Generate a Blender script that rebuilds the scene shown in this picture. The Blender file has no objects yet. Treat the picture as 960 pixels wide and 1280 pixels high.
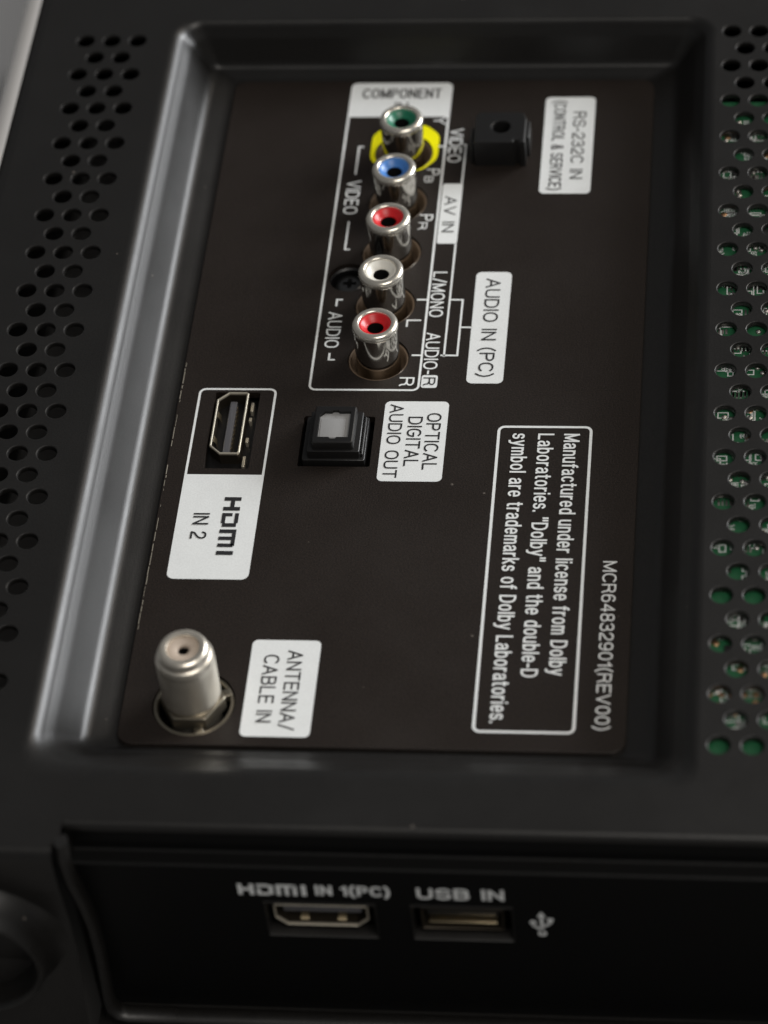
import bpy, bmesh, math, random
from mathutils import Vector, Matrix
from mathutils.geometry import delaunay_2d_cdt
random.seed(7)
MM = 0.001
PI = math.pi
scene = bpy.context.scene
C = scene.collection

# ------------------------------------------------------------------ camera
cam_d = bpy.data.cameras.new('camera')
cam = bpy.data.objects.new('camera', cam_d); C.objects.link(cam)
cam_d.sensor_fit = 'VERTICAL'; cam_d.sensor_height = 36.0; cam_d.sensor_width = 27.0
cam_d.lens = 36.0 * 3850 / 1280
cam_d.clip_start = 0.01; cam_d.clip_end = 50
Rwc = Matrix(((0.9930031, 0.0870957, -0.0797441),
              (-0.0109130, 0.7400871, 0.6724225),
              (0.1175826, -0.6668474, 0.7358593)))
M4 = Rwc.transposed().to_4x4(); M4.translation = Vector((62.4155, -353.978, 390.611)) * MM
cam.matrix_world = M4
cam_d.dof.use_dof = True
cam_d.dof.focus_distance = 0.540
cam_d.dof.aperture_fstop = 14.0
scene.camera = cam

# ------------------------------------------------------------------ light (a dim room with windows)
world = bpy.data.worlds.new('World'); scene.world = world; world.use_nodes = True
world.node_tree.nodes['Background'].inputs[0].default_value = (0.95, 0.97, 1.0, 1)
world.node_tree.nodes['Background'].inputs[1].default_value = 0.11

def area(name, loc, target, sx, sy, power, col):
    d = bpy.data.lights.new(name, 'AREA'); d.shape = 'RECTANGLE'; d.size = sx; d.size_y = sy
    d.energy = power; d.color = col
    o = bpy.data.objects.new(name, d); C.objects.link(o)
    o.location = loc
    o.rotation_euler = (Vector(target) - Vector(loc)).to_track_quat('-Z', 'Y').to_euler()
    return o
area('window_light', (1.26, 0.80, 0.51), (0, 0, 0), 0.90, 0.50, 33, (0.96, 0.98, 1.0))
area('room_light', (0.45, -0.62, 1.10), (0, 0, 0), 0.7, 0.7, 8, (1.0, 0.95, 0.88))
area('sheen_light', (0.95, 0.85, 1.20), (0, 0, 0), 0.8, 0.5, 4.5, (1.0, 0.88, 0.74))  # added unseen area light that puts a warm sheen on the flat plastic

scene.view_settings.view_transform = 'Standard'
scene.view_settings.look = 'None'
scene.view_settings.exposure = 0.0
scene.view_settings.gamma = 1.0
scene.view_settings.use_curve_mapping = False

# ------------------------------------------------------------------ materials
def mat(name, col, rough=0.5, metal=0.0, spec=0.5, bump=0.0, bscale=4000.0, var=0.0, vscale=60.0, rvar=0.0, dust=0.0, coat=0.0, grain=0.0):
    m = bpy.data.materials.new(name); m.use_nodes = True
    nt = m.node_tree; b = nt.nodes['Principled BSDF']
    b.inputs['Base Color'].default_value = (*col, 1)
    b.inputs['Roughness'].default_value = rough
    b.inputs['Metallic'].default_value = metal
    b.inputs['Specular IOR Level'].default_value = spec
    b.inputs['Coat Weight'].default_value = coat
    tc = nt.nodes.new('ShaderNodeTexCoord')
    L = nt.links.new
    if var or rvar or dust:
        n = nt.nodes.new('ShaderNodeTexNoise'); n.inputs['Scale'].default_value = vscale
        n.inputs['Detail'].default_value = 6; n.inputs['Roughness'].default_value = 0.65
        L(tc.outputs['Object'], n.inputs['Vector'])
        if rvar:
            mr = nt.nodes.new('ShaderNodeMapRange')
            mr.inputs['From Min'].default_value = 0.3; mr.inputs['From Max'].default_value = 0.7
            mr.inputs['To Min'].default_value = rough - rvar; mr.inputs['To Max'].default_value = rough + rvar
            L(n.outputs['Fac'], mr.inputs['Value']); L(mr.outputs['Result'], b.inputs['Roughness'])
        if var:
            mx = nt.nodes.new('ShaderNodeMix'); mx.data_type = 'RGBA'
            mx.inputs['A'].default_value = (*[c * (1 - var) for c in col], 1)
            mx.inputs['B'].default_value = (*[min(1, c * (1 + var)) for c in col], 1)
            L(n.outputs['Fac'], mx.inputs['Factor'])
            last = mx.outputs['Result']
        else:
            last = None
        if dust:
            v = nt.nodes.new('ShaderNodeTexVoronoi'); v.inputs['Scale'].default_value = 170
            v.inputs['Randomness'].default_value = 1.0
            L(tc.outputs['Object'], v.inputs['Vector'])
            lt = nt.nodes.new('ShaderNodeMath'); lt.operation = 'LESS_THAN'; lt.inputs[1].default_value = 0.045
            L(v.outputs['Distance'], lt.inputs[0])
            # only some of the cells carry a speck
            sp = nt.nodes.new('ShaderNodeSeparateColor'); L(v.outputs['Color'], sp.inputs[0])
            gt = nt.nodes.new('ShaderNodeMath'); gt.operation = 'GREATER_THAN'; gt.inputs[1].default_value = 1 - dust
            L(sp.outputs[0], gt.inputs[0])
            mu = nt.nodes.new('ShaderNodeMath'); mu.operation = 'MULTIPLY'
            L(lt.outputs[0], mu.inputs[0]); L(gt.outputs[0], mu.inputs[1])
            mu2 = nt.nodes.new('ShaderNodeMath'); mu2.operation = 'MULTIPLY'; mu2.inputs[1].default_value = 0.55
            L(mu.outputs[0], mu2.inputs[0])
            mx2 = nt.nodes.new('ShaderNodeMix'); mx2.data_type = 'RGBA'
            mx2.inputs['A'].default_value = (*col, 1)
            if last: L(last, mx2.inputs['A'])
            mx2.inputs['B'].default_value = (0.16, 0.14, 0.12, 1)
            L(mu2.outputs[0], mx2.inputs['Factor']); last = mx2.outputs['Result']
        if grain:                              # fine pitted paint / moulded grain
            g = nt.nodes.new('ShaderNodeTexNoise'); g.inputs['Scale'].default_value = 3800; g.inputs['Detail'].default_value = 1
            L(tc.outputs['Object'], g.inputs['Vector'])
            gr = nt.nodes.new('ShaderNodeMapRange'); gr.inputs['From Min'].default_value = 0.3; gr.inputs['From Max'].default_value = 0.7
            gr.inputs['To Min'].default_value = 1 - grain; gr.inputs['To Max'].default_value = 1 + grain
            L(g.outputs['Fac'], gr.inputs['Value'])
            vm = nt.nodes.new('ShaderNodeVectorMath'); vm.operation = 'SCALE'
            if last: L(last, vm.inputs[0])
            else: vm.inputs[0].default_value = col
            L(gr.outputs['Result'], vm.inputs['Scale']); last = vm.outputs[0]
        if last: L(last, b.inputs['Base Color'])
    if bump:
        n2 = nt.nodes.new('ShaderNodeTexNoise'); n2.inputs['Scale'].default_value = bscale
        n2.inputs['Detail'].default_value = 2
        L(tc.outputs['Object'], n2.inputs['Vector'])
        bp = nt.nodes.new('ShaderNodeBump'); bp.inputs['Strength'].default_value = bump
        bp.inputs['Distance'].default_value = 0.0002
        L(n2.outputs['Fac'], bp.inputs['Height']); L(bp.outputs['Normal'], b.inputs['Normal'])
    return m

M_HOUSE = mat('housing_plastic', (0.0082, 0.0076, 0.0070), 0.38, spec=0.5, bump=0.10, bscale=3400, rvar=0.05, vscale=45, dust=0.16, grain=0.5)
M_PLATE = mat('plate_coating', (0.0125, 0.0085, 0.0064), 0.52, spec=0.32, bump=0.25, bscale=3000, var=0.15, vscale=38, rvar=0.07, dust=0.22, grain=0.6)
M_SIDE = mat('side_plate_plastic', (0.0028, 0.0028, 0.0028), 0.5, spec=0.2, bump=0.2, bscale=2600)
M_CAV = mat('cavity_dark', (0.004, 0.004, 0.004), 0.7, spec=0.2)
M_WHITE = mat('white_ink', (0.72, 0.74, 0.74), 0.55, spec=0.3, var=0.06, vscale=300, grain=0.05)
M_BLACK = mat('black_ink', (0.02, 0.02, 0.022), 0.55, spec=0.3)
M_YELLOW = mat('yellow_ink', (0.85, 0.80, 0.0), 0.5, spec=0.3)
M_CHROME = mat('nickel_chrome', (0.56, 0.53, 0.48), 0.12, 1.0, rvar=0.05, vscale=300)
M_SATIN = mat('satin_nickel', (0.76, 0.71, 0.62), 0.34, 0.86, rvar=0.06, vscale=300, bump=0.05, bscale=3500)
M_RIM_LIT = mat('rim_nickel_lit', (0.74, 0.70, 0.62), 0.26, 0.82)  # lighter than the barrel: the light caught by the rim is in the colour
M_NUT = mat('nut_metal', (0.24, 0.215, 0.17), 0.36, 0.9)
M_SHELL = mat('port_shell_metal', (0.72, 0.66, 0.54), 0.35, 0.75)
M_SLEEVE = mat('sleeve_dark_metal', (0.045, 0.037, 0.027), 0.4, 0.7)
M_GOLD = mat('contact_metal', (0.75, 0.62, 0.40), 0.3, 1.0)
M_COLLAR = mat('collar_brown', (0.15, 0.105, 0.07), 0.40, spec=0.5)
M_BLOCK = mat('port_black_plastic', (0.0065, 0.0062, 0.0062), 0.38, bump=0.1, bscale=3000)
M_GREY = mat('shutter_grey', (0.27, 0.27, 0.27), 0.5, bump=0.1)
M_TAN = mat('insulator_tan', (0.46, 0.38, 0.31), 0.5)
M_TONGUE = mat('tongue_grey', (0.10, 0.10, 0.11), 0.45)
M_PCB = mat('solder_mask_green', (0.018, 0.105, 0.045), 0.35, var=0.25, vscale=260)
M_CHIP = mat('chip_black', (0.015, 0.015, 0.015), 0.45)
M_SOLDER = mat('solder', (0.62, 0.60, 0.56), 0.35, 1.0)
M_COPPER = mat('copper_pad', (0.60, 0.36, 0.20), 0.4, 1.0)
M_TABLE = mat('table_laminate', (0.19, 0.187, 0.185), 0.5, var=0.08, vscale=8)
M_HIGHLIGHT = mat('painted_highlight', (0.80, 0.79, 0.78), 0.4, 0.0)  # pale colour stands in for light reflected off the rolled edge
M_SCREW = mat('black_screw', (0.11, 0.11, 0.11), 0.32, 0.9)
def plastic(n, c): return mat(n, c, 0.35, spec=0.5)
M_GREEN = plastic('insert_green', (0.012, 0.15, 0.085))
M_BLUE = plastic('insert_blue', (0.06, 0.20, 0.52))
M_RED = plastic('insert_red', (0.56, 0.015, 0.02))
M_CREAM = plastic('insert_white', (0.72, 0.70, 0.64))

# ------------------------------------------------------------------ helpers
TVZ = -55.0                     # table height (mm); the connector plate is z = 0
def smooth(me, ang):
    me.polygons.foreach_set('use_smooth', [True] * len(me.polygons))
    me.set_sharp_from_angle(angle=math.radians(ang))
def mesh_of(name, verts, faces, m, ang=35):
    me = bpy.data.meshes.new(name)
    me.from_pydata([(v[0]*MM, v[1]*MM, v[2]*MM) for v in verts], [], faces)
    me.update(); smooth(me, ang); me.materials.append(m)
    return me
class MB:
    def __init__(s): s.v = []; s.f = []
    def add(s, vs, fs):
        o = len(s.v); s.v += [tuple(v) for v in vs]; s.f += [tuple(i + o for i in f) for f in fs]
    def loft(s, rings, closed=True, cap0=False, cap1=False):
        n = len(rings[0]); o = len(s.v)
        for r in rings: s.v += [tuple(p) for p in r]
        for k in range(len(rings) - 1):
            for i in range(n if closed else n - 1):
                j = (i + 1) % n
                s.f.append((o+k*n+i, o+k*n+j, o+(k+1)*n+j, o+(k+1)*n+i))
        if cap0: s.f.append(tuple(o + i for i in reversed(range(n))))
        if cap1: s.f.append(tuple(o + (len(rings)-1)*n + i for i in range(n)))
    def lathe(s, prof, cx=0, cy=0, n=40, cap1=False, cap0=False):
        s.loft([[(cx + r*math.cos(2*PI*i/n), cy + r*math.sin(2*PI*i/n), z) for i in range(n)] for r, z in prof], cap0=cap0, cap1=cap1)
    def box(s, x0, x1, y0, y1, z0, z1, b=0.0):
        if b <= 0:
            s.add([(x0,y0,z0),(x1,y0,z0),(x1,y1,z0),(x0,y1,z0),(x0,y0,z1),(x1,y0,z1),(x1,y1,z1),(x0,y1,z1)],
                  [(3,2,1,0),(4,5,6,7),(0,1,5,4),(1,2,6,5),(2,3,7,6),(3,0,4,7)])
        else:
            s.prism(rrect(x0, x1, y0, y1, b, 3), z0, z1, b)
    def prism(s, pts, z0, z1, b=0.0, capbottom=True):
        """extruded outline (counter-clockwise), upper edge rounded by b (scaled towards the centre)"""
        if b <= 0:
            s.loft([[(x,y,z0) for x,y in pts], [(x,y,z1) for x,y in pts]], cap0=capbottom, cap1=True); return
        rings = [[(x,y,z0) for x,y in pts]]
        for k in range(4):
            a = k/3*PI/2
            ins = inset(pts, b*(1-math.cos(a)))
            rings.append([(x,y,z1-b+b*math.sin(a)) for x,y in ins])
        s.loft(rings, cap0=capbottom, cap1=True)
    def sheet(s, outline, holes, z, flip=False):
        """flat sheet at height z with holes (all loops of 2-D points)"""
        loops = [outline] + holes
        vs = []; es = []
        for lp in loops:
            o = len(vs); vs += [Vector(p) for p in lp]
            es += [(o+i, o+(i+1) % len(lp)) for i in range(len(lp))]
        r = delaunay_2d_cdt(vs, es, [], 0, 1e-6)
        V, F = r[0], r[2]
        boxes = [(min(p[0] for p in h), max(p[0] for p in h), min(p[1] for p in h), max(p[1] for p in h), h) for h in holes]
        keep = []
        for f in F:
            cx = sum(V[i].x for i in f)/len(f); cy = sum(V[i].y for i in f)/len(f)
            if not inpoly(cx, cy, outline): continue
            if any(a < cx < b and c < cy < d and inpoly(cx, cy, h) for a, b, c, d, h in boxes): continue
            keep.append(tuple(reversed(f)) if flip else tuple(f))
        s.add([(v.x, v.y, z) for v in V], keep)
    def map(s, fn): s.v = [fn(*v) for v in s.v]; return s
    def mesh(s, name, m, ang=35): return mesh_of(name, s.v, s.f, m, ang)
def inpoly(x, y, P):
    c = False; j = len(P) - 1
    for i in range(len(P)):
        if (P[i][1] > y) != (P[j][1] > y) and x < (P[j][0]-P[i][0])*(y-P[i][1])/(P[j][1]-P[i][1]) + P[i][0]: c = not c
        j = i
    return c
def rrect(x0, x1, y0, y1, r, n=5):
    out = []
    rr = r if isinstance(r, (tuple, list)) else (r,)*4      # corner order: x1y0, x1y1, x0y1, x0y0
    for (cx, cy, a0), q in zip(((x1,y0,-90),(x1,y1,0),(x0,y1,90),(x0,y0,180)), rr):
        sx = -1 if cx == x1 else 1; sy = 1 if cy == y0 else -1
        for k in range(n + 1):
            a = math.radians(a0 + 90*k/n)
            out.append((cx + sx*q + q*math.cos(a), cy + sy*q + q*math.sin(a)))
    return out
def inset(pts, d):
    n = len(pts); out = []
    for i in range(n):
        p0, p1, p2 = Vector(pts[i-1]), Vector(pts[i]), Vector(pts[(i+1) % n])
        a = (p1-p0); b = (p2-p1)
        a = a.normalized() if a.length > 1e-9 else b.normalized()
        b = b.normalized() if b.length > 1e-9 else a
        n1 = Vector((-a.y, a.x)); n2 = Vector((-b.y, b.x)); m = n1 + n2
        k = d / max(0.35, (1 + n1.dot(n2)))
        out.append((p1.x + m.x*k, p1.y + m.y*k))
    return out
def circ(cx, cy, r, n=24): return [(cx + r*math.cos(2*PI*i/n), cy + r*math.sin(2*PI*i/n)) for i in range(n)]

ORG = {}
def place(o, parent, origin):
    C.objects.link(o); ORG[o.name] = Vector(origin)
    if parent is not None:
        o.parent = parent; o.location = (Vector(origin) - ORG[parent.name]) * MM
    else: o.location = Vector(origin) * MM
def obj(name, me, parent=None, origin=(0,0,0), label=None):
    """origin is the world position (mm) of the mesh's local zero"""
    o = bpy.data.objects.new(name, me); place(o, parent, origin)
    if label: o['label'] = label
    return o
def build(name, mb, m, parent=None, origin=(0,0,0), label=None, ang=35):
    return obj(name, mb.mesh(name, m, ang), parent, origin, label)

# ------------------------------------------------------------------ the setting: table
mb = MB(); mb.box(-900, 900, -700, 1500, TVZ-30, TVZ, 0)
t = build('table_surface', mb, M_TABLE); t['kind'] = 'structure'

# ------------------------------------------------------------------ television
tv = bpy.data.objects.new('television', None); place(tv, None, (0, 0, TVZ))
tv['label'] = 'black television lying face down with its back panel of ports upward'
tv['category'] = 'television'

# ---- back cover
Z1 = 10.0; FLOOR = -0.7
XL, XR, YB, YT = -77.5, 175.0, -73.8, 185.0
OUT = (-50.3, 53.6, -63.5, 121.3)         # upper edge of the recess
INN = (-44.3, 47.2, -53.0, 118.6)         # lower edge of the recess
HR = 1.72
left_vents, right_vents = [], []
for k in range(35):
    y = 115.7 - 5.085*k
    for i in range(3 if k % 2 == 0 else 2):
        left_vents.append((-58.3 - 5.2*i - (2.6 if k % 2 else 0), y))
for k in range(35):
    y = 117.3 - 5.13*k
    for i in range(3 if k % 2 == 0 else 2):
        right_vents.append((58.2 + 5.25*i + (2.62 if k % 2 else 0), y))

def quadbez(p0, p1, p2, n=6):
    return [tuple((1-t)**2*a + 2*t*(1-t)*b + t*t*c for a, b, c in zip(p0, p1, p2)) for t in [i/n for i in range(n+1)]]
def lerp_rect(u):
    r = tuple(a + (b-a)*min(u, 1.0) for a, b in zip(OUT, INN))
    e = max(0.0, u-1.0)
    return (r[0] + 6.0*e, r[1] - 6.0*e, r[2] + 1.6*e, r[3] - 4.0*e)
prof = quadbez((-0.26, Z1), (0.0, Z1), (0.20, Z1-2.1), 8) + [(0.34, 7.05)] + [(0.42, 6.1)] + quadbez((0.80, 1.9), (0.93, 0.55), (1.15, 0.3), 6) + [(1.45, -0.2), (1.72, FLOOR), (1.8, FLOOR)]
def ring(u, z):
    x0, x1, y0, y1 = lerp_rect(u)
    r = 4.6 - 3.2*max(0, min(1, u))
    return [(x, y, z) for x, y in rrect(x0, x1, y0, y1, (r, r, r, r + 1.8), 6)]
hr0 = HR + 0.22
cover = MB()
sheet_out = [(XL, -79.0), (-43.0, -79.0), (-43.0, YB), (XR, YB), (XR, YT), (XL, YT)]
rim0 = [(x, y) for x, y, z in ring(*prof[0])]
cover.sheet(sheet_out, [rim0] + [circ(x, y, hr0, 20) for x, y in left_vents + right_vents], Z1)
for x, y in left_vents + right_vents:
    cover.lathe([(hr0, Z1), (HR+0.09, Z1-0.06), (HR+0.02, Z1-0.2), (HR, Z1-0.4), (HR, Z1-0.95), (HR+0.9, Z1-1.0)], x, y, 20)
rings = [ring(u, z) for u, z in prof]
rings.append([(x, y, FLOOR) for x, y in rrect(-37.0, 40.5, -49.0, 112.0, 2.0, 6)])
cover.loft([list(reversed(r)) for r in rings] if False else rings)
# rolled outer edges of the cover: left side, top side, right side
def edge_strip(pts_fn, n=9, r=8.0):
    rows = []
    for k in range(n + 1):
        a = k/n*PI/2
        rows.append(pts_fn(r*math.sin(a), Z1 - r*(1-math.cos(a))))
    rows.append(pts_fn(r, TVZ + 0.0))
    return rows
RR = 7.0
cover.loft(edge_strip(lambda d, z: [(XL-d, -79.0, z), (XL-d, YT, z)], r=RR), closed=False)
cover.loft(edge_strip(lambda d, z: [(XL, YT+d, z), (XR, YT+d, z)], r=RR), closed=False)
cover.loft(edge_strip(lambda d, z: [(XR+d, YT, z), (XR+d, -120.0, z)], r=RR), closed=False)
for cx, cy, a0 in ((XL, YT, 90), (XR, YT, 0)):
    rows = []
    for k in range(11):
        a = min(k, 9)/9*PI/2
        d = RR*math.sin(a); z = Z1 - RR*(1-math.cos(a)) if k < 10 else TVZ
        rows.append([(cx + d*math.cos(math.radians(a0+q*15)), cy + d*math.sin(math.radians(a0+q*15)), z) for q in range(7)])
    cover.loft(rows, closed=False)
# edge above the side port niche: rounded over, then the inner wall with a small ledge
niche = quadbez((YB, Z1), (-75.0, Z1), (-75.3, Z1-1.2), 8) + quadbez((-75.3, Z1-1.4), (-75.3, Z1-1.8), (-74.4, Z1-1.9), 4) + [(-72.5, Z1-2.0)]
cover.loft([[(-43.0, y, z), (XR, y, z)] for y, z in niche], closed=False)
# wall left of the niche (a steep, gently waved side wall that carries a round boss)
wallprof = quadbez((-79.0, Z1), (-80.8, Z1), (-81.2, Z1-2.5), 8) + [(-81.0, 0.0), (-80.2, -10.0), (-80.2, -16.0), (-81.0, -22.0), (-83.0, -30.0), (-84.5, -38.0), (-84.5, TVZ)]
def wall_y(z):
    for (ya, za), (yb, zb) in zip(wallprof[8:], wallprof[9:]):
        if zb <= z <= za: return ya + (yb-ya)*(za-z)/(za-zb)
    return wallprof[-1][0]
cover.loft([[(XL, y, z), (-44.0, y, z)] for y, z in wallprof[:10]], closed=False)
HC = (-61.8, -13.5)                        # centre (x, z) of the round boss on this wall
wm = MB()
zs = [0.0, -5, -10.0, -13, -16.0, -19, -22.0, -26, -30.0, -34, -38.0]
ol = [(XL, z) for z in zs] + [(XL, TVZ), (-44.0, TVZ)] + [(-44.0, z) for z in reversed(zs)]
wm.sheet(ol, [], 0.0)
wm.map(lambda x, z, _: (x, wall_y(z), z))
cover.add(wm.v, wm.f)
# corner between left side and side wall
cover.loft([[(XL - RR*math.sin(a)*1.0, -79.0, Z1 - RR*(1-math.cos(a))) for a in [k/9*PI/2 for k in range(10)]] + [(XL-RR, -79.0, TVZ)],
            [(XL - 0.8*RR*math.sin(a)*1.0, -82.0, Z1 - 2.5 - RR*(1-math.cos(a))) for a in [k/9*PI/2 for k in range(10)]] + [(XL-0.8*RR, -83.0, TVZ)],
            [(XL, -81.2, Z1 - 3.0 - RR*(1-math.cos(a))) for a in [k/9*PI/2 for k in range(10)]] + [(XL, -84.5, TVZ)]], closed=False)
# rounded lip that frames the niche: down its left end, then along its foot
lip = [(-42.6, -78.6, 10.2), (-42.6, -79.3, 7.5), (-42.3, -79.3, 2.0), (-41.6, -78.6, -5.0), (-41.1, -78.3, -12.0), (-41.0, -78.5, -19.0), (-41.0, -79.2, -25.0), (-41.0, -80.0, -30.0), (-40.7, -80.4, -32.6), (-39.6, -80.6, -34.2), (-38.0, -80.6, -34.8), (-30.0, -80.6, -34.9)]
def tube(mbx, pts, r, n=12, ry=None):
    P = [Vector(p) for p in pts]; rings = []
    for i, p in enumerate(P):
        t = (P[min(i+1, len(P)-1)] - P[max(i-1, 0)]).normalized()
        up = Vector((0, 1, 0)); s = t.cross(up).normalized(); u = s.cross(t).normalized()
        rings.append([tuple(p + s*math.cos(2*PI*k/n)*r + u*math.sin(2*PI*k/n)*(ry or r)) for k in range(n)])
    mbx.loft(rings, cap0=True, cap1=True)
tube(cover, lip, 1.05, 14, 1.7)
tube(cover, [(-31, -80.6, -34.9), (XR, -80.6, -34.9)], 0.9, 14, 1.6)
# cheek of the niche behind the lip
cover.loft([[(-42.4, -74.5, z), (-42.4, -80.0, z)] for z in (9.0, TVZ)], closed=False)
# shelf below the niche
cover.loft([[(-43.5, y, z), (XR + RR, y, z)] for y, z in [(-76.0, -37.6), (-82.5, -37.6), (-84.0, -38.0), (-120.0, -41.0), (-124.0, -43.0), (-125.0, -47.0), (-125.0, TVZ)]], closed=False)
build('back_cover', cover, M_HOUSE, tv, ang=32)

hol = MB()
hol.lathe([(17.5, -0.6), (16.0, 0.5), (14.9, 2.0), (14.2, 4.0), (13.7, 5.6), (13.3, 6.2), (12.9, 6.3), (12.6, 6.0), (12.4, 5.2), (12.2, 0.5), (0.3, 0.4)], n=72)
hol.map(lambda x, y, d: (x, -d, y))
build('mounting_boss', hol, M_HOUSE, tv, (HC[0], -80.2, HC[1]), 'flared black ring on the side wall beyond the niche')

nb = MB()
nw = [(-72.6, Z1-1.5), (-73.4, Z1-2.6), (-73.6, 2.4)] + quadbez((-73.6, 2.3), (-73.6, 1.75), (-74.2, 1.7), 4) + quadbez((-76.0, 1.65), (-76.55, 1.6), (-76.6, 1.2), 4)
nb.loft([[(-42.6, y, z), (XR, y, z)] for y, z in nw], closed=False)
build('niche_wall', nb, M_SIDE, tv)  # near-black plastic carries the shade under the lip

# ---- highlight on the left rolled edge, painted in as a pale strip
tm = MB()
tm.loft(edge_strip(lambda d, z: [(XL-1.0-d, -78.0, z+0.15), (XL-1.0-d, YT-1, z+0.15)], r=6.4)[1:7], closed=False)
build('edge_highlight', tm, M_HIGHLIGHT, tv, (0, 0, 0), 'highlight along the left rolled edge, painted as a pale strip')

# ---- connector plate
PX0, PX1, PY0, PY1 = -39.6, 43.2, -51.4, 115.0
RCAX = -4.3; RCAY = [93.3, 79.35, 65.4, 51.4, 37.4]
FX, FY = -27.7, -42.8
SCX, SCY, SCR = -11.7, 58.6, 3.75
hd_pocket = rrect(-32.9, -24.8, 9.9, 28.6, 0.3, 2)
op_pocket = rrect(-16.3, -3.5, 10.6, 22.8, 0.35, 2)
holes = [circ(RCAX, y, 5.6, 48) for y in RCAY] + [circ(SCX, SCY, SCR, 36), circ(FX, FY, 6.9, 44), hd_pocket, op_pocket]
pl = MB()
outl = rrect(PX0, PX1, PY0, PY1, 2.6, 8)
pl.sheet(inset(outl, 0.12), holes, 0.0)
pl.loft([[(x, y, -0.78) for x, y in outl], [(x, y, -0.1) for x, y in outl], [(x, y, 0.0) for x, y in inset(outl, 0.12)]])
for h in holes: pl.loft([[(x, y, z) for x, y in reversed(h)] for z in (-1.4, 0.0)])
plate = build('connector_plate', pl, M_PLATE, tv, ang=30, label='flat black plate with printed white labels around the sockets')
cb = MB(); cb.box(-38, 42, -50, 113, -9.5, -8.5)
build('inner_tray', cb, M_CAV, tv)

# ---- RCA jacks
def rca(y, insert_mat, lab):
    b = MB()
    b.lathe([(4.02, -6), (4.02, 0.0), (4.02, 7.6), (3.9, 7.7), (3.5, 7.7)], n=48)
    j = build('rca_jack', b, M_CHROME, tv, (RCAX, y, 0), lab, ang=50)
    rm = MB(); rm.lathe([(3.9, 7.62), (4.06, 7.7), (4.15, 8.0), (4.14, 8.45), (4.0, 8.78), (3.7, 9.0), (3.3, 9.06), (3.0, 8.98), (2.86, 8.8), (2.82, 8.4), (2.8, 6.5)], n=48)
    build('rim', rm, M_RIM_LIT, j, (RCAX, y, 0), ang=50)
    i = MB()
    i.lathe([(2.84, 8.4), (2.78, 8.66), (2.6, 8.66), (2.4, 8.45), (2.0, 8.0), (1.7, 7.8), (1.5, 7.7), (1.45, 7.5)], n=40)
    build('insert', i, insert_mat, j, (RCAX, y, 0), ang=60)
    c = MB()
    c.lathe([(5.58, -2.6), (5.52, -0.6), (5.38, -0.35), (5.15, -0.4), (5.0, -1.0), (4.9, -2.6), (4.5, -3.4), (4.05, -3.6)], n=48)
    build('collar', c, M_COLLAR, j, (RCAX, y, 0), ang=50)
    j.rotation_euler = (random.uniform(-.018, .018), random.uniform(-.018, .018), random.uniform(0, 6))
    s = MB(); s.lathe([(1.47, 7.55), (1.45, 7.4), (1.43, 2.0), (0.01, 2.0)], n=32)
    build('socket_bottom', s, M_CAV, j, (RCAX, y, 0))
    return j
for y, m, lab in zip(RCAY, (M_GREEN, M_BLUE, M_RED, M_CREAM, M_RED),
        ('chrome phono jack with green insert and yellow ring', 'chrome phono jack with blue insert', 'chrome phono jack with red insert marked PR',
         'chrome phono jack with white insert marked L', 'chrome phono jack with red insert marked R')):
    rca(y, m, lab)

# ---- screw beside the jacks
s = MB()
s.lathe([(2.9, -5.0), (2.9, -3.4), (2.6, -2.9), (1.9, -2.55), (1.5, -2.5)], n=28)
cr = []
for a, b_ in ((0.42, 1.5), ):
    pass
cross = [(0.4,0.4),(0.4,1.25),(-0.4,1.25),(-0.4,0.4),(-1.25,0.4),(-1.25,-0.4),(-0.4,-0.4),(-0.4,-1.25),(0.4,-1.25),(0.4,-0.4),(1.25,-0.4),(1.25,0.4)]
s.sheet(circ(0, 0, 1.5, 28), [cross], -2.5)
s.loft([[(x, y, -2.5) for x, y in cross], [(x*0.6, y*0.6, -4.2) for x, y in cross]], cap1=True)
build('screw', s, M_SCREW, tv, (SCX, SCY, 1.0))
s = MB(); s.lathe([(SCR+0.2, -0.9), (SCR-0.3, -1.4), (SCR-0.4, -4.6), (0.2, -4.6)], n=36)
build('screw_well', s, M_BLOCK, tv, (SCX, SCY, 0))

# ---- antenna connector
b = MB()
b.lathe([(4.3, -6), (4.3, 1.2), (4.4, 2.3), (4.75, 2.6), (4.85, 2.9)] + [(4.85 - (0.10 if k % 2 else 0.0), 3.2 + k*0.40) for k in range(21)] + [(4.8, 11.9), (4.55, 12.5), (4.3, 12.62), (4.12, 12.75), (4.12, 12.9), (4.28, 13.0), (4.22, 13.5), (3.95, 14.05), (3.6, 14.3), (3.1, 14.36), (2.75, 14.25), (2.62, 14.0), (2.6, 13.4)], n=56)
ant = build('antenna_connector', b, M_SATIN, tv, (FX, FY, 0), 'threadless silver coaxial antenna socket', ang=28)
i = MB(); i.lathe([(2.62, 13.85), (2.5, 13.9), (1.25, 13.75), (1.0, 13.6), (0.9, 13.3), (0.9, 10), (0.01, 10)], n=36)
build('insulator', i, M_TAN, ant, (FX, FY, 0), ang=40)
i = MB(); i.lathe([(0.88, 13.2), (0.86, 12.8), (0.86, 10.2), (0.01, 10.21)], n=20); build('socket_bottom', i, M_CAV, ant, (FX, FY, 0))
nt = MB()
hexo = [(5.5*math.cos(math.radians(a)), 5.5*math.sin(math.radians(a))) for a in range(0, 360, 60)]
hx = []
for k in range(6):       # rounded hexagon
    p, q, r_ = Vector(hexo[k-1]), Vector(hexo[k]), Vector(hexo[(k+1) % 6])
    hx += [tuple(q + (p-q).normalized()*0.5), tuple(q*0.985), tuple(q + (r_-q).normalized()*0.5)]
nt.prism(hx, -0.9, 1.7, 0.3)
build('nut', nt, M_NUT, ant, (FX, FY, 0), ang=30)
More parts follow.
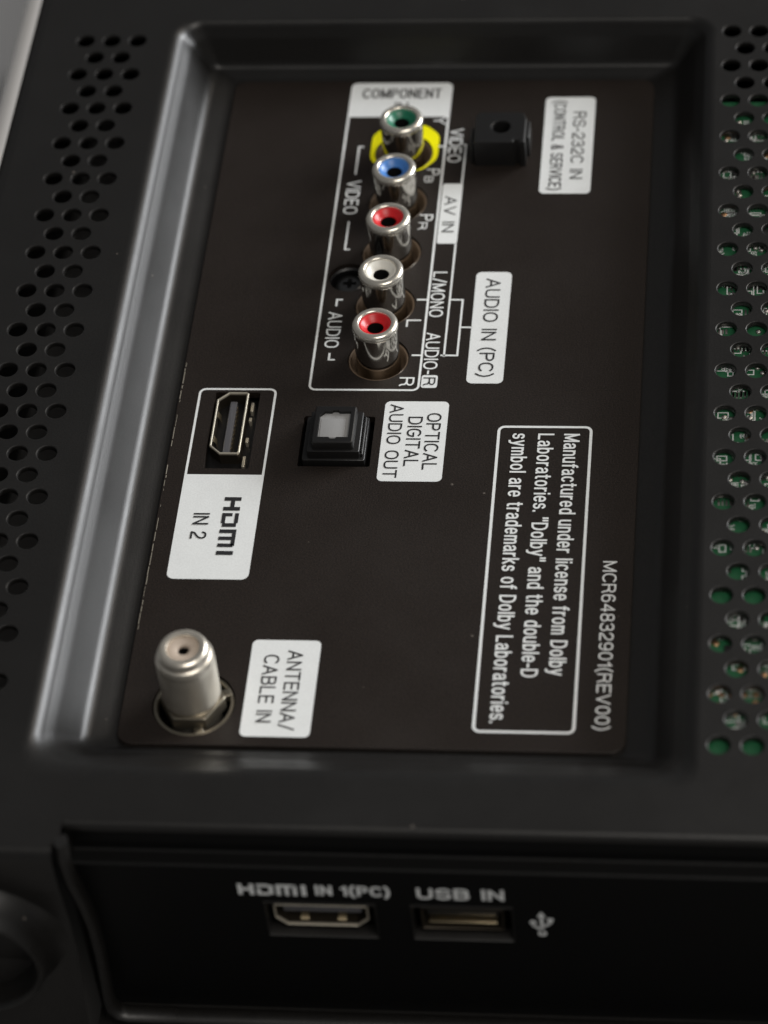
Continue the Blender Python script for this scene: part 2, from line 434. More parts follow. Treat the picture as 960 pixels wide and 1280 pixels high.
ws = MB()
ws.lathe([(6.85, -1.6), (6.82, -0.6), (6.65, -0.3), (6.2, -0.2), (6.0, -0.4), (5.95, -1.6)], n=44)
for k in range(3):
    a = math.radians(-75 + 100*k); c_, s_ = math.cos(a), math.sin(a)
    tab = MB(); tab.box(5.0, 6.5, -0.8, 0.8, -1.4, -0.05, 0.15)
    tab.map(lambda x, y, z: (x*c_ - y*s_, x*s_ + y*c_, z)); ws.add(tab.v, tab.f)
build('washer', ws, M_NUT, ant, (FX, FY, 0), ang=35)

# ---- HDMI socket in the plate
def hdmi_outline(L, W, c1, c2):
    # local: long axis y (-L/2..L/2), wide side at +x, narrowed side at -x
    return [(W/2, -L/2+0.35), (W/2, L/2-0.35), (W/2-0.35, L/2), (-W/2+c1, L/2), (-W/2, L/2-c2), (-W/2, -L/2+c2), (-W/2+c1, -L/2), (W/2-0.35, -L/2)]
def hdmi_port(parent, label, tf, origin):
    o = hdmi_outline(15.2, 5.6, 2.0, 1.9); i_ = inset(o, 0.34)
    sh = MB()
    sh.loft([[(x, y, -0.45) for x, y in o], [(x, y, -0.12) for x, y in o], [(x, y, 0) for x, y in inset(o, 0.1)], [(x, y, 0) for x, y in inset(o, 0.26)], [(x, y, -0.1) for x, y in i_], [(x, y, -0.5) for x, y in i_]])
    sh.map(tf); port = build('hdmi_port', sh, M_SHELL, parent, origin, label, ang=25)
    sl = MB(); sl.loft([[(x, y, z) for x, y in i_] for z in (-0.45, -7.4)]); sl.loft([[(x, y, z) for x, y in o] for z in (-8.0, -0.44)]); sl.map(tf); build('sleeve', sl, M_SLEEVE, port, origin, ang=25)
    bk = MB(); bk.prism(inset(o, 0.2), -7.6, -7.2); bk.map(tf); build('socket_bottom', bk, M_CAV, port, origin)
    tg = MB(); tg.box(-0.55, 0.75, -6.3, 6.3, -7.3, -1.1, 0.2); tg.map(tf); tn = build('tongue', tg, M_TONGUE, port, origin)
    for k in range(10):
        cmb = MB(); y = -5.0 + k*1.1
        cmb.box(0.7, 0.86, y, y+0.45, -7.0, -1.6); cmb.map(tf); build('contact', cmb, M_GOLD, port, origin)
    for sx, ys in ((1, (-3.4, 3.0)), (-1, (-3.0, 3.0))):
        for y in ys:
            sp = MB(); x = sx*2.46
            sp.loft([[(x, y-0.7, -1.0), (x, y+0.7, -1.0)], [(x-sx*0.5, y-0.6, -2.0), (x-sx*0.5, y+0.6, -2.0)], [(x-sx*0.1, y-0.6, -5.0), (x-sx*0.1, y+0.6, -5.0)]], closed=False)
            sp.map(tf); build('spring', sp, M_GOLD, port, origin)
    return port
HX, HY = -29.65, 20.9
hp = hdmi_port(tv, 'gold-rimmed HDMI socket beside the IN 2 label', lambda x, y, z: (x, y, z), (HX, HY, 0.25))
for y, w in ((5.3, 2.2), (2.2, 0.9), (-2.9, 1.2), (-8.1, 2.6)):   # bent earthing tabs beside the shell
    fl = MB(); fl.box(3.2, 3.75, y-w/2, y+w/2, -2.4, -1.2, 0.12)
    build('earth_tab', fl, M_SHELL, hp, (HX, HY, 0))
fl = MB(); fl.prism(rrect(-33.2, -24.5, 9.6, 28.9, 0.3, 2), -3.4, -2.4)
build('socket_bed', fl, M_BLOCK, hp, (0, 0, 0))

# ---- optical socket
OX, OY = -9.9, 16.6
b = MB()
b.prism(rrect(-5.6, 5.5, -5.3, 5.3, 0.4, 2), -4, 0.9, 0.2)
b.prism(rrect(-4.6, 4.7, -4.9, 4.9, 0.35, 2), 0.7, 2.7, 0.2)
b.box(4.3, 5.2, -4.5, 4.6, 0.5, 1.7, 0.15)
# upper frame with an opening for the shutter
shut = [(-2.75, -3.1), (-0.7, -3.1), (-0.45, -3.45), (0.45, -3.45), (0.7, -3.1), (2.75, -3.1), (2.75, 3.1), (0.7, 3.1), (0.45, 3.4), (-0.45, 3.4), (-0.7, 3.1), (-1.9, 3.1), (-2.75, 2.2)]
ofr = rrect(-3.7, 3.7, -4.5, 4.5, 0.5, 3)
b.loft([[(x, y, z) for x, y in q] for q, z in ((ofr, 2.5), (ofr, 4.2), (inset(ofr, 0.12), 4.42), (inset(ofr, 0.3), 4.5))])
b.sheet(inset(ofr, 0.3), [shut], 4.5)
b.loft([[(x, y, z) for x, y in reversed(shut)] for z in (3.4, 4.5)])
for k in range(16):      # fine ribs on the stepped flank
    y = -4.3 + k*0.55
    b.box(4.6, 5.0, y, y+0.28, 1.5, 2.3)
op = build('optical_port', b, M_BLOCK, tv, (OX, OY, 0), 'square black optical audio socket with grey shutter', ang=30)
s = MB(); s.prism(inset(shut, 0.06), 3.3, 3.95)
s.prism([(-2.45, -2.8), (1.9, -2.8), (1.9, 1.7), (-2.45, 1.7)], 3.9, 4.03, 0.05)
build('shutter', s, M_GREY, op, (OX, OY, 0))
s = MB(); s.prism(rrect(-16.6, -3.2, 10.3, 23.1, 0.3, 2), -4.6, -3.6); build('socket_bed', s, M_CAV, op, (0, 0, 0))

# ---- RS-232 control jack
b = MB()
RX, RY = 14.3, 93.9
top_o = [(-4.6, -4.3), (3.1, -4.3), (3.1, -3.6), (4.1, -3.6), (4.1, -4.3), (5.2, -4.3), (5.2, 2.6), (4.6, 4.2), (3.6, 4.5), (-3.8, 4.5), (-4.6, 3.7)]
b.loft([[(x, y, -0.3) for x, y in top_o], [(x, y, 5.7) for x, y in top_o], [(x, y, 5.92) for x, y in inset(top_o, 0.1)], [(x, y, 6.0) for x, y in inset(top_o, 0.25)]])
jh = circ(0.4, 0.2, 1.95, 32)
b.sheet(inset(top_o, 0.25), [jh], 6.0)
b.lathe([(1.95, 6.0), (1.8, 5.93), (1.7, 5.7), (1.68, 0.3), (0.01, 0.3)], 0.4, 0.2, 32)
b.box(-5.4, -4.75, -3.6, 1.0, -0.3, 5.0, 0.15); b.box(5.3, 5.8, -1.5, 3.4, -0.3, 4.6, 0.15)
build('control_jack', b, M_BLOCK, tv, (RX, RY, 0), 'black block with a round jack hole beside the RS-232C label', ang=32)

# ------------------------------------------------------------------ print on the plate
ZP, ZT = 0.04, 0.08
def flat(name, outline, holes, m, parent=plate, z=ZP, label=None):
    b = MB(); b.sheet(outline, holes, z); return build(name, b, m, parent, (0, 0, 0), label)
def frame(name, x0, x1, y0, y1, r, w, parent=plate, m=M_WHITE):
    o = rrect(x0, x1, y0, y1, r, 5); return flat(name, o, [inset(o, w)], m, parent)
def patch(x0, x1, y0, y1, r=1.2, label=None):
    return flat('label_patch', rrect(x0, x1, y0, y1, r, 5), [], M_WHITE, plate, ZP, label)
# condensed single-weight lettering: each glyph is a list of centre-line strokes in a box of cap height 1
def A(cx, cy, rx, ry, a0, a1, e=2.3):
    n = max(4, int(abs(a1-a0)/18)); out = []
    for k in range(n+1):
        t = math.radians(a0 + (a1-a0)*k/n); c_, s_ = math.cos(t), math.sin(t)
        out.append((cx + rx*math.copysign(abs(c_)**(2/e), c_), cy + ry*math.copysign(abs(s_)**(2/e), s_)))
    return out
X = 0.73
def bowl(w): return A(w/2, X/2, w/2, X/2, 90, 450)
G = {
 ' ': (0.30, []),
 'A': (0.62, [[(0,0),(.31,1),(.62,0)], [(.11,.32),(.51,.32)]]),
 'B': (0.54, [[(0,0),(0,1),(.26,1)]+A(.26,.76,.25,.24,90,-90)[1:]+[(0,.52)], [(.26,.52)]+A(.26,.26,.28,.26,90,-90)+[(0,0)]]),
 'C': (0.58, [A(.31,.5,.31,.5,42,318)]),
 'D': (0.58, [[(0,.0),(0,1),(.22,1)]+A(.22,.5,.36,.5,90,-90)[1:]+[(0,0)]]),
 'E': (0.48, [[(.48,1),(0,1),(0,0),(.48,0)], [(0,.52),(.44,.52)]]),
 'G': (0.62, [A(.31,.5,.31,.5,45,340)+[(.62,.46),(.34,.46)]]),
 'H': (0.56, [[(0,0),(0,1)], [(.56,0),(.56,1)], [(0,.52),(.56,.52)]]),
 'I': (0.0, [[(0,0),(0,1)]]),
 'L': (0.44, [[(0,1),(0,0),(.44,0)]]),
 'M': (0.70, [[(0,0),(0,1),(.35,.05),(.70,1),(.70,0)]]),
 'N': (0.56, [[(0,0),(0,1),(.56,0),(.56,1)]]),
 'O': (0.64, [A(.32,.5,.32,.5,90,450)]),
 'P': (0.52, [[(0,0),(0,1),(.26,1)]+A(.26,.74,.26,.26,90,-90)[1:]+[(0,.48)]]),
 'R': (0.55, [[(0,0),(0,1),(.26,1)]+A(.26,.75,.26,.25,90,-90)[1:]+[(0,.5)], [(.30,.5),(.48,.36),(.50,.1),(.56,0)]]),
 'S': (0.54, [A(.27,.76,.26,.24,15,270)+A(.27,.26,.27,.26,90,-170)[1:]]),
 'T': (0.54, [[(0,1),(.54,1)], [(.27,1),(.27,0)]]),
 'U': (0.56, [[(0,1),(0,.3)]+A(.28,.28,.28,.28,180,360)+[(.56,1)]]),
 'V': (0.60, [[(0,1),(.30,0),(.60,1)]]),
 'Y': (0.58, [[(0,1),(.29,.45),(.58,1)], [(.29,.45),(.29,0)]]),
 '0': (0.48, [A(.24,.5,.24,.5,90,450)]),
 '1': (0.22, [[(0,.78),(.13,.83),(.22,1),(.22,0)]]),
 '2': (0.48, [A(.24,.73,.23,.27,170,-20)+[(.36,.45),(.06,.2),(.0,0),(.48,0)]]),
 '3': (0.48, [A(.23,.76,.22,.24,160,-90)+[(.16,.52)], [(.23,.52)]+A(.23,.26,.25,.26,90,-160)[1:]]),
 '4': (0.50, [[(.38,0),(.38,1),(0,.28),(.50,.28)]]),
 '6': (0.48, [A(.25,.5,.25,.5,50,180)+A(.24,.3,.24,.3,180,540)[1:]]),
 '8': (0.48, [A(.24,.76,.21,.24,-90,270), A(.24,.26,.24,.26,90,450)]),
 '9': (0.48, [A(.23,.5,.25,.5,230,360)+A(.24,.7,.24,.3,0,360)[1:]]),
 '(': (0.18, [[(.18,1.08),(.05,.8),(0,.42),(.05,.06),(.18,-.22)]]),
 ')': (0.18, [[(0,1.08),(.13,.8),(.18,.42),(.13,.06),(0,-.22)]]),
 '/': (0.32, [[(0,-.05),(.32,1.05)]]),
 '-': (0.22, [[(0,.38),(.22,.38)]]),
 '.': (0.0, [[(0,0.0),(0,.04)]]),
 '"': (0.24, [[(0,1),(0,.74)], [(.24,1),(.24,.74)]]),
 '&': (0.58, [[(.58,0),(.12,.62)]+A(.25,.79,.15,.21,190,-50)[1:]+[(.06,.42)]+A(.22,.23,.22,.23,150,300)+[(.52,.42)]]),
 'a': (0.44, [A(.21,X-.2,.2,.2,160,0)+[(.41,.12),(.46,0)], [(.41,.44),(.2,.40)]+A(.19,.2,.19,.2,90,290)+[(.41,.2)]]),
 'b': (0.44, [[(0,0),(0,1)], bowl(.44)]),
 'c': (0.42, [A(.22,X/2,.22,X/2,42,318)]),
 'd': (0.44, [[(.44,0),(.44,1)], bowl(.44)]),
 'e': (0.45, [[(.0,.37),(.45,.37)]+A(.225,X/2,.225,X/2,0,315)[1:]]),
 'f': (0.26, [[(.1,0),(.1,.84)]+A(.25,.84,.15,.16,180,95)[1:], [(0,X),(.25,X)]]),
 'h': (0.42, [[(0,0),(0,1)], [(0,.5)]+A(.21,.5,.21,.23,160,0)+[(.42,0)]]),
 'i': (0.0, [[(0,0),(0,X-.05)], [(0,.975),(0,1)]]),
 'k': (0.40, [[(0,0),(0,1)], [(.36,X),(0,.3)], [(.13,.44),(.40,0)]]),
 'l': (0.0, [[(0,0),(0,1)]]),
 'm': (0.68, [[(0,0),(0,X)], [(0,.5)]+A(.17,.5,.17,.23,160,0)+[(.34,0)], [(.34,.5)]+A(.51,.5,.17,.23,160,0)+[(.68,0)]]),
 'n': (0.42, [[(0,0),(0,X)], [(0,.5)]+A(.21,.5,.21,.23,160,0)+[(.42,0)]]),
 'o': (0.46, [bowl(.46)]),
 'r': (0.24, [[(0,0),(0,X)], [(0,.48),(.06,.64),(.14,.71),(.24,.72)]]),
 's': (0.40, [A(.2,X-.185,.18,.185,20,270)+A(.2,.185,.2,.185,90,-165)[1:]]),
 't': (0.26, [[(.1,.95),(.1,.12),(.16,.01),(.26,0)], [(0,X),(.25,X)]]),
 'u': (0.42, [[(.42,0),(.42,X)], [(0,X),(0,.22)]+A(.21,.22,.21,.22,180,340)]),
 'y': (0.44, [[(0,X),(.23,.02)], [(.44,X),(.2,-.12),(.12,-.24),(.0,-.25)]]),
}
def stroke(b, pts, w, z, e0=0.5, e1=0.5):
    P = [Vector(p) for p in pts]
    P = [p for i, p in enumerate(P) if i == 0 or (p - P[i-1]).length > 1e-5]
    for i in range(1, len(P)-1):           # a sharp corner: two strokes that overlap
        if (P[i]-P[i-1]).normalized().dot((P[i+1]-P[i]).normalized()) < -0.15:
            stroke(b, P[:i+1], w, z, e0, 0.3); stroke(b, P[i:], w, z + 0.013, 0.3, e1); return
    closed = (P[0] - P[-1]).length < 1e-4 and len(P) > 3
    if closed: P = P[:-1]
    n = len(P); vs = []
    for i in range(n):
        a = P[i] - P[i-1] if (i or closed) else P[1] - P[0]
        c_ = P[(i+1) % n] - P[i] if (i < n-1 or closed) else P[i] - P[i-1]
        a = a.normalized(); c_ = c_.normalized()
        n1 = Vector((-a.y, a.x)); n2 = Vector((-c_.y, c_.x))
        m_ = (n1 + n2) / max(0.62, 1 + n1.dot(n2))
        p = P[i]
        e = Vector((0, 0))
        if not closed and i == 0: e = -a*w*e0
        if not closed and i == n-1: e = c_*w*e1
        vs += [(*(p + e - m_*w/2), z + i*0.0008), (*(p + e + m_*w/2), z + i*0.0008)]
    k = n if closed else n-1
    b.add(vs, [(2*i, 2*((i+1) % n), 2*((i+1) % n)+1, 2*i+1) for i in range(k)])
def lettering(s, start, end, cap, m, parent, direction='down', z=ZT, sw=0.125, org=(0, 0, 0), gap=0.12):
    """text from start to end (mm) along its baseline; 'down' reads towards -y with its tops to +x; sw = stroke weight / cap height"""
    L_ = (Vector(end) - Vector(start)).length; w = sw*cap
    ink_n = sum(1 for ch in s if ch != ' ')
    units = sum(G[ch][0] for ch in s) + gap*(len(s)-1)
    k = (L_ - ink_n*w)/units
    b = MB(); u0 = 0.0; lay = 0
    for ch in s:
        gw, st = G[ch]; inked = ch != ' '
        off = u0 + (w/2 if inked else 0)
        for q in st:
            lay += 1
            stroke(b, [(off + x*k, w/2 + y*(cap-w)) for x, y in q], w, (lay % 3)*0.005)
        u0 += gw*k + (w if inked else 0) + gap*k
    if direction == 'down': b.map(lambda u, v, t: (start[0]+v, start[1]-u, z+t))
    elif direction == 'right': b.map(lambda u, v, t: (start[0]+u, start[1]+v, z+t))
    else: b.map(lambda u, v, t: (start[0]+u, z-t, start[1]+v))
    return build('lettering', b, m, parent, org)
def col(s, xb, y0, y1, cap, m, parent, **k): return lettering(s, (xb, y0), (xb, y1), cap, m, parent, **k)
def bars(name, rects, parent=plate, m=M_WHITE, z=ZP):
    b = MB()
    for x0, x1, y0, y1 in rects: b.add([(x0,y0,z),(x1,y0,z),(x1,y1,z),(x0,y1,z)], [(0,1,2,3)])
    return build(name, b, m, parent)

# component block
W = 0.42
frame('printed_frame', -16.3, 3.75, 29.2, 114.2, 1.3, W)
p = patch(-16.3, 3.75, 104.0, 114.2, (0.05, 1.3, 1.3, 0.05), 'white COMPONENT IN label above the green jack'); p.location.z += 0.02*MM
lettering('COMPONENT', (-13.9, 109.5), (1.7, 109.5), 2.9, M_BLACK, p, 'right', z=ZT+0.02)
lettering('IN', (-7.3, 105.6), (-4.6, 105.6), 2.7, M_BLACK, p, 'right', z=ZT+0.02)
y_o = [(-10.8, 91.6), (-8.0, 88.2), (-0.6, 88.2), (2.3, 91.6), (2.3, 98.6), (-0.6, 101.6), (-8.0, 101.6), (-10.8, 98.6)]
yo = []
for k in range(8):
    p0, p1, p2 = Vector(y_o[k-1]), Vector(y_o[k]), Vector(y_o[(k+1) % 8])
    yo += quadbez(tuple(p1 + (p0-p1).normalized()*1.3), tuple(p1), tuple(p1 + (p2-p1).normalized()*1.3), 4)
flat('yellow_ring', yo, [circ(RCAX, RCAY[0], 5.62, 48)], M_YELLOW, plate, ZP + 0.01, 'yellow printed ring around the green jack')
col('Y', 0.75, 104.0, 101.6, 2.5, M_WHITE, plate, z=ZT+0.03)
for ch, xb, y0, y1, cap in (('P', 0.55, 88.7, 86.9, 2.55), ('B', 0.25, 86.6, 84.8, 1.7), ('P', 0.2, 75.8, 74.0, 2.55), ('R', 0.1, 73.6, 71.6, 1.7),
                            ('L', 0.0, 47.4, 45.5, 2.7), ('R', 0.0, 32.6, 30.4, 2.7)):
    col(ch, xb, y0, y1, cap, M_WHITE, plate)
col('VIDEO', -14.55, 85.4, 75.9, 2.75, M_WHITE, plate)
col('AUDIO', -14.5, 49.3, 40.0, 2.65, M_WHITE, plate)
bars('printed_bracket', [(-13.35, -12.97, 87.2, 95.4), (-12.97, -12.2, 95.05, 95.4)])
bars('printed_bracket', [(-13.35, -12.97, 66.0, 73.9), (-12.97, -12.2, 66.0, 66.35)])
bars('printed_bracket', [(-13.5, -13.12, 50.9, 52.8), (-13.12, -12.2, 52.45, 52.8)])
bars('printed_bracket', [(-13.5, -13.12, 36.8, 38.7), (-13.12, -12.2, 36.8, 37.15)])
# AV IN column
bars('printed_line', [(7.35, 7.72, 37.9, 67.8), (7.35, 7.72, 84.4, 95.9), (6.9, 7.35, 95.55, 95.9), (2.3, 3.33, 95.1, 95.5)])
av = patch(3.95, 7.75, 67.8, 84.5, 0.5, 'white AV IN label between VIDEO and L/MONO')
col('AV IN', 4.6, 80.9, 70.9, 2.35, M_BLACK, av)
col('VIDEO', 4.2, 100.4, 90.6, 2.6, M_WHITE, plate)
col('L/MONO', 3.97, 60.1, 48.1, 2.6, M_WHITE, plate)
col('AUDIO-', 3.97, 44.0, 33.4, 2.6, M_WHITE, plate)
rb = patch(3.95, 6.85, 30.0, 33.2, 0.5)
col('R', 4.3, 32.6, 30.6, 2.2, M_BLACK, rb)
bars('printed_line', [(1.5, 3.33, 52.5, 52.88), (7.72, 9.75, 52.5, 52.88), (9.75, 10.12, 38.05, 52.88), (6.9, 9.75, 38.05, 38.43), (1.7, 3.33, 38.05, 38.43), (10.12, 12.1, 45.3, 45.68)])
pc = patch(12.0, 18.6, 31.2, 60.1, 1.1, 'white AUDIO IN (PC) label')
col('AUDIO IN (PC)', 13.95, 58.3, 32.8, 2.75, M_BLACK, pc)
opl = patch(-2.0, 9.4, 7.2, 26.6, 1.0, 'white OPTICAL DIGITAL AUDIO OUT label')
col('OPTICAL', 5.7, 23.7, 10.0, 2.6, M_BLACK, opl)
col('DIGITAL', 2.4, 22.8, 10.8, 2.6, M_BLACK, opl)
col('AUDIO OUT', -1.05, 25.8, 8.0, 2.5, M_BLACK, opl)
rs = patch(22.3, 32.0, 81.7, 109.7, 1.0, 'white RS-232C IN control and service label')
col('RS-232C IN', 27.86, 105.3, 85.8, 2.5, M_BLACK, rs)
col('(CONTROL & SERVICE)', 24.0, 108.6, 82.6, 2.4, M_BLACK, rs)
# HDMI block
frame('printed_frame', -36.0, -21.85, -15.9, 29.6, 1.3, W)
hl = patch(-36.0, -21.85, -15.9, 8.4, (1.3, 0.05, 0.05, 1.3), 'white HDMI IN 2 label under its socket'); hl.location.z += 0.02*MM
def hdmi_logo(fn, m, parent, L, cap, org=(0, 0, 0)):
    """H D m i: block letters; u runs along the text 0..L, v 0..cap"""
    b = MB(); kx = L/13.6; ky = cap/3.0
    R_ = [(0, 0.85, 0, 3), (2.3, 3.15, 0, 3), (0.85, 2.3, 1.2, 1.95),
          (3.75, 4.5, 0, 1.85), (3.75, 6.1, 2.3, 3.0), (4.5, 6.1, 0, 0.7), (6.1, 6.95, 0.25, 2.75),
          (7.55, 8.4, 0, 3), (8.4, 11.3, 2.3, 3.0), (9.2, 10.0, 0, 2.3), (10.8, 11.6, 0, 2.75),
          (12.5, 13.4, 0, 3)]
    for u0, u1, v0, v1 in R_:
        q = [fn(u*kx, v*ky) for u, v in ((u0,v0),(u1,v0),(u1,v1),(u0,v1))]
        b.add(q, [(0,1,2,3)])
    return build('lettering', b, m, parent, org)
hdmi_logo(lambda u, v: (-28.1 + v, 3.0 - u, ZT + 0.02), M_BLACK, hl, 13.6, 2.95)
col('IN 2', -33.1, -0.8, -6.8, 2.85, M_BLACK, hl, z=ZT+0.02)
an = patch(-19.4, -7.85, -49.5, -29.1, 1.0, 'white ANTENNA / CABLE IN label')
col('ANTENNA/', -13.2, -31.3, -48.1, 2.6, M_BLACK, an)
col('CABLE IN', -17.1, -32.3, -46.6, 2.6, M_BLACK, an)
# licence text box
frame('printed_frame', 18.4, 35.1, -47.8, 20.8, 1.3, 0.5)
col('Manufactured under license from Dolby', 30.15, 18.9, -35.7, 2.85, M_WHITE, plate, sw=0.135)
col('Laboratories. "Dolby" and the double-D', 25.6, 18.9, -36.2, 2.85, M_WHITE, plate, sw=0.135)
col('symbol are trademarks of Dolby Laboratories.', 21.1, 18.9, -45.8, 2.85, M_WHITE, plate, sw=0.135)
col('MCR64832901(REV00)', 38.15, -10.7, -46.9, 2.4, M_WHITE, plate)
# scratch along the left edge of the plate
b = MB(); random.seed(3)
y = 36.0
while y > -27:
    l = random.uniform(0.4, 3.0); x = -39.25 + random.uniform(-0.06, 0.06); w = random.uniform(0.05, 0.16)
    if random.random() < 0.8: b.add([(x-w/2, y-l, 0.03), (x+w/2, y-l, 0.03), (x+w/2, y, 0.03), (x-w/2, y, 0.03)], [(0,1,2,3)])
    y -= l + random.uniform(0.05, 0.7)
build('scratch', b, M_SHELL, plate)

# ------------------------------------------------------------------ side ports
SY = -76.6
hp_x, hp_z = -4.3, -12.0
ux, uz = 18.2, -12.0
def rectxz(x0, x1, z0, z1): return [(x0, z0), (x1, z0), (x1, z1), (x0, z1)]
pk1 = rectxz(-12.9, 4.5, -16.4, -7.6); pk2 = rectxz(10.4, 26.2, -16.4, -7.6)
sp = MB()
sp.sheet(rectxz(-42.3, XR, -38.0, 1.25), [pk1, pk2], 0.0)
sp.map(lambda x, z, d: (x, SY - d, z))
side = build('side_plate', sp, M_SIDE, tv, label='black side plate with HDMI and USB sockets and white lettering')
for q in (pk1, pk2):
    pm = MB(); cx_ = (q[0][0]+q[1][0])/2; cz_ = (q[0][1]+q[2][1])/2
    def sc(k, d): return [(cx_ + (x-cx_)*(1 + k/8), SY - d, cz_ + (z-cz_)*(1 + k/4)) for x, z in q]
    pm.loft([sc(0.25, 0.0), sc(0.2, 0.25), sc(0.02, 0.28), sc(-0.1, 0.0), sc(-0.2, -2.2)])
    build('port_pocket', pm, M_HOUSE, side, ang=30)
bb = MB(); bb.box(-14, 28, SY+9.2, SY+10, -18, -5); build('socket_bed', bb, M_CAV, tv)
# local (x,y,z) of the plate port -> side wall: long axis along x, opening towards -y, wide side up
hdmi_port(tv, 'HDMI socket in the side wall', lambda x, y, z: (y, -z, x), (hp_x, SY + 0.7, hp_z))
bb = MB(); bb.prism(rrect(-8.9, 8.9, -4.6, 4.6, 0.2, 2), -3.0, -2.2); bb = MB()
u = MB()
uo = rrect(-6.6, 6.6, -2.85, 2.85, 0.4, 3)
u.loft([[(x, y, z) for x, y in q] for q, z in ((uo, -8), (uo, -0.1), (inset(uo, 0.1), 0), (inset(uo, 0.3), 0), (inset(uo, 0.36), -0.1), (inset(uo, 0.36), -7.5))])
u.map(lambda x, y, z: (x, -z, y)); us = build('usb_port', u, M_SLEEVE, tv, (ux, SY + 0.7, uz), 'USB socket in the side wall', ang=25)
u = MB(); u.prism(inset(uo, 0.2), -7.6, -7.2); u.map(lambda x, y, z: (x, -z, y)); build('socket_bottom', u, M_CAV, us, (ux, SY + 0.7, uz))
u = MB(); u.box(-5.7, 5.7, -0.2, 1.6, -7.3, -0.9, 0.2); u.map(lambda x, y, z: (x, -z, y)); build('tongue', u, M_CHIP, us, (ux, SY + 0.7, uz))
u = MB(); u.box(-5.4, 5.4, -1.5, -1.15, -1.6, -0.3, 0.08); u.map(lambda x, y, z: (x, -z, y)); build('contact_strip', u, M_GOLD, us, (ux, SY + 0.7, uz))
for k in range(4):
    u = MB(); x = -4.0 + k*2.4; u.box(x, x+1.0, -0.32, -0.2, -7.0, -1.2); u.map(lambda x, y, z: (x, -z, y)); build('contact', u, M_GOLD, us, (ux, SY + 0.7, uz))
SZ = SY - 0.04
hdmi_logo(lambda u, v: (-16.8 + u, SZ, -5.6 + v), M_WHITE, side, 11.0, 2.9)
lettering('IN 1(PC)', (-4.5, -5.3), (7.3, -5.3), 2.7, M_WHITE, side, 'wall', z=SZ, sw=0.19)
lettering('USB IN', (11.5, -5.6), (25.2, -5.6), 2.9, M_WHITE, side, 'wall', z=SZ, sw=0.19)
# trident symbol
tr = MB()
def seg(a, b_, w):
    a, b_ = Vector(a), Vector(b_); n = (b_-a).normalized(); n = Vector((-n.y, n.x))*w/2
    tr.add([(p_.x, SZ, p_.y) for p_ in (a-n, b_-n, b_+n, a+n)], [(0,1,2,3)])
def dot(c_, r): tr.add([(x, SZ, y) for x, y in circ(c_[0], c_[1], r, 14)], [tuple(range(14))])
tx, tz = 30.8, -11.6; TS = 0.85
seg((tx, tz-3.2), (tx, tz+2.4), 0.6); dot((tx, tz-3.0), 0.85)
tr.add([(tx-0.85, SZ, tz+2.2), (tx+0.85, SZ, tz+2.2), (tx, SZ, tz+3.9)], [(0,1,2)])
seg((tx, tz-1.9), (tx-1.6, tz-0.5), 0.55); seg((tx-1.6, tz-0.6), (tx-1.6, tz+0.3), 0.55); dot((tx-1.6, tz+0.5), 0.65)
seg((tx, tz-1.0), (tx+1.6, tz+0.3), 0.55); seg((tx+1.6, tz+0.2), (tx+1.6, tz+0.9), 0.55)
tr.add([(tx+1.05, SZ, tz+0.8), (tx+2.15, SZ, tz+0.8), (tx+2.15, SZ, tz+1.9), (tx+1.05, SZ, tz+1.9)], [(0,1,2,3)])
tr.map(lambda x, y, z: (tx + (x-tx)*TS, y, tz + (z-tz)*TS))
build('usb_symbol', tr, M_WHITE, side)

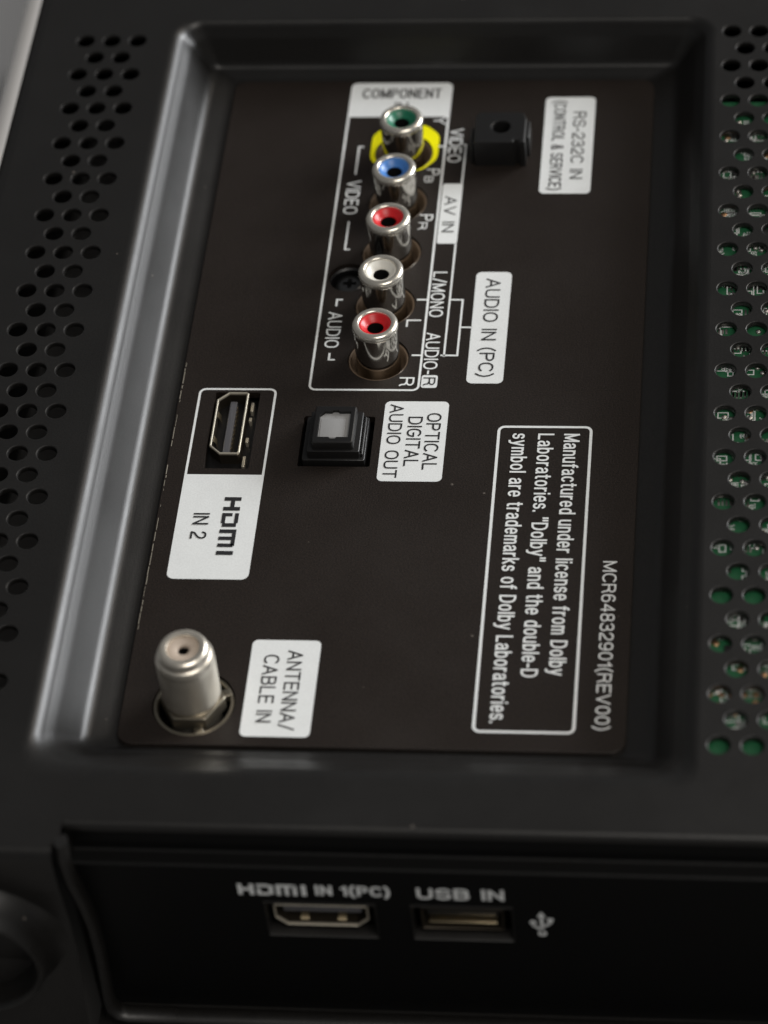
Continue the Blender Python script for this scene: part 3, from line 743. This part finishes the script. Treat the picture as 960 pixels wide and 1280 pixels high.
# ------------------------------------------------------------------ circuit board seen through the right-hand vents
BZ = 8.45
b = MB(); b.box(55.2, 74.0, -70.0, 98.0, BZ-1.6, BZ)
pcb = build('circuit_board', b, M_PCB, tv, label='green circuit board behind the vent holes')
random.seed(21)
ink, sol, cop, gap = MB(), MB(), MB(), MB()
def ir(x0, x1, y0, y1, dst=ink, z=BZ+0.04): dst.add([(x0,y0,z),(x1,y0,z),(x1,y1,z),(x0,y1,z)], [(0,1,2,3)])
for k in range(1000):
    x = random.uniform(56, 73); y = random.uniform(-55, 92); t_ = random.random()
    if -30 < y < -2 and random.random() < 0.6: continue
    if t_ < 0.28:                     # outline of a part
        w, h = random.uniform(0.9, 2.6), random.uniform(0.9, 2.6); s_ = 0.2
        ir(x, x+w, y, y+s_); ir(x, x+w, y+h, y+h+s_); ir(x, x+s_, y+s_, y+h); ir(x+w-s_, x+w, y+s_, y+h)
    elif t_ < 0.52:                   # printed reference like a tiny word
        n_ = random.randint(2, 4); rot = random.random() < 0.5
        for q in range(n_):
            for r_ in range(3):
                dx, dy = q*0.62 + random.choice((0, 0.22)), r_*0.42
                if rot: ir(x+dy, x+dy+0.18, y-dx, y-dx+0.42)
                else: ir(x+dx, x+dx+0.4, y+dy, y+dy+0.17)
            if rot: ir(x, x+1.0, y-q*0.62, y-q*0.62+0.15)
            else: ir(x+q*0.62, x+q*0.62+0.15, y, y+1.0)
    elif t_ < 0.62:                   # long line
        if random.random() < 0.5: ir(x, x+random.uniform(2, 6), y, y+0.28)
        else: ir(x, x+0.28, y, y+random.uniform(2, 6))
    elif t_ < 0.80:                   # row of pins
        n_ = random.randint(3, 6)
        for q in range(n_): ir(x+q*0.65, x+q*0.65+0.36, y, y+1.3, sol, BZ+0.07)
    elif t_ < 0.95:
        sol.lathe([(0.55, BZ), (0.45, BZ+0.25), (0.2, BZ+0.4), (0.01, BZ+0.42)], x, y, 12)
    else:
        cop.lathe([(0.6, BZ+0.05), (0.5, BZ+0.12), (0.01, BZ+0.14)], x, y, 12)
for yy in (-47.5, -48.6, -45.9):
    for q in range(9): cop.lathe([(0.55, BZ+0.05), (0.45, BZ+0.2), (0.01, BZ+0.22)], 56.3 + q*1.9 + random.uniform(-.3, .3), yy + random.uniform(-.5, .5), 12)
for o in (build('silkscreen', ink, M_WHITE, pcb), build('solder_joint', sol, M_SOLDER, pcb), build('copper_pad', cop, M_COPPER, pcb)):
    o['kind'] = 'stuff'
for x, y, w, h in ((60.5, 78.5, 3.6, 3.0), (66.0, 60.0, 4.5, 4.5), (58.0, 30.0, 2.4, 1.6), (67, 5, 5, 5), (60.3, -37.0, 3, 2)):
    c = MB(); c.box(x-w/2, x+w/2, y-h/2, y+h/2, BZ, BZ+0.5, 0.12); build('chip', c, M_CHIP, pcb)
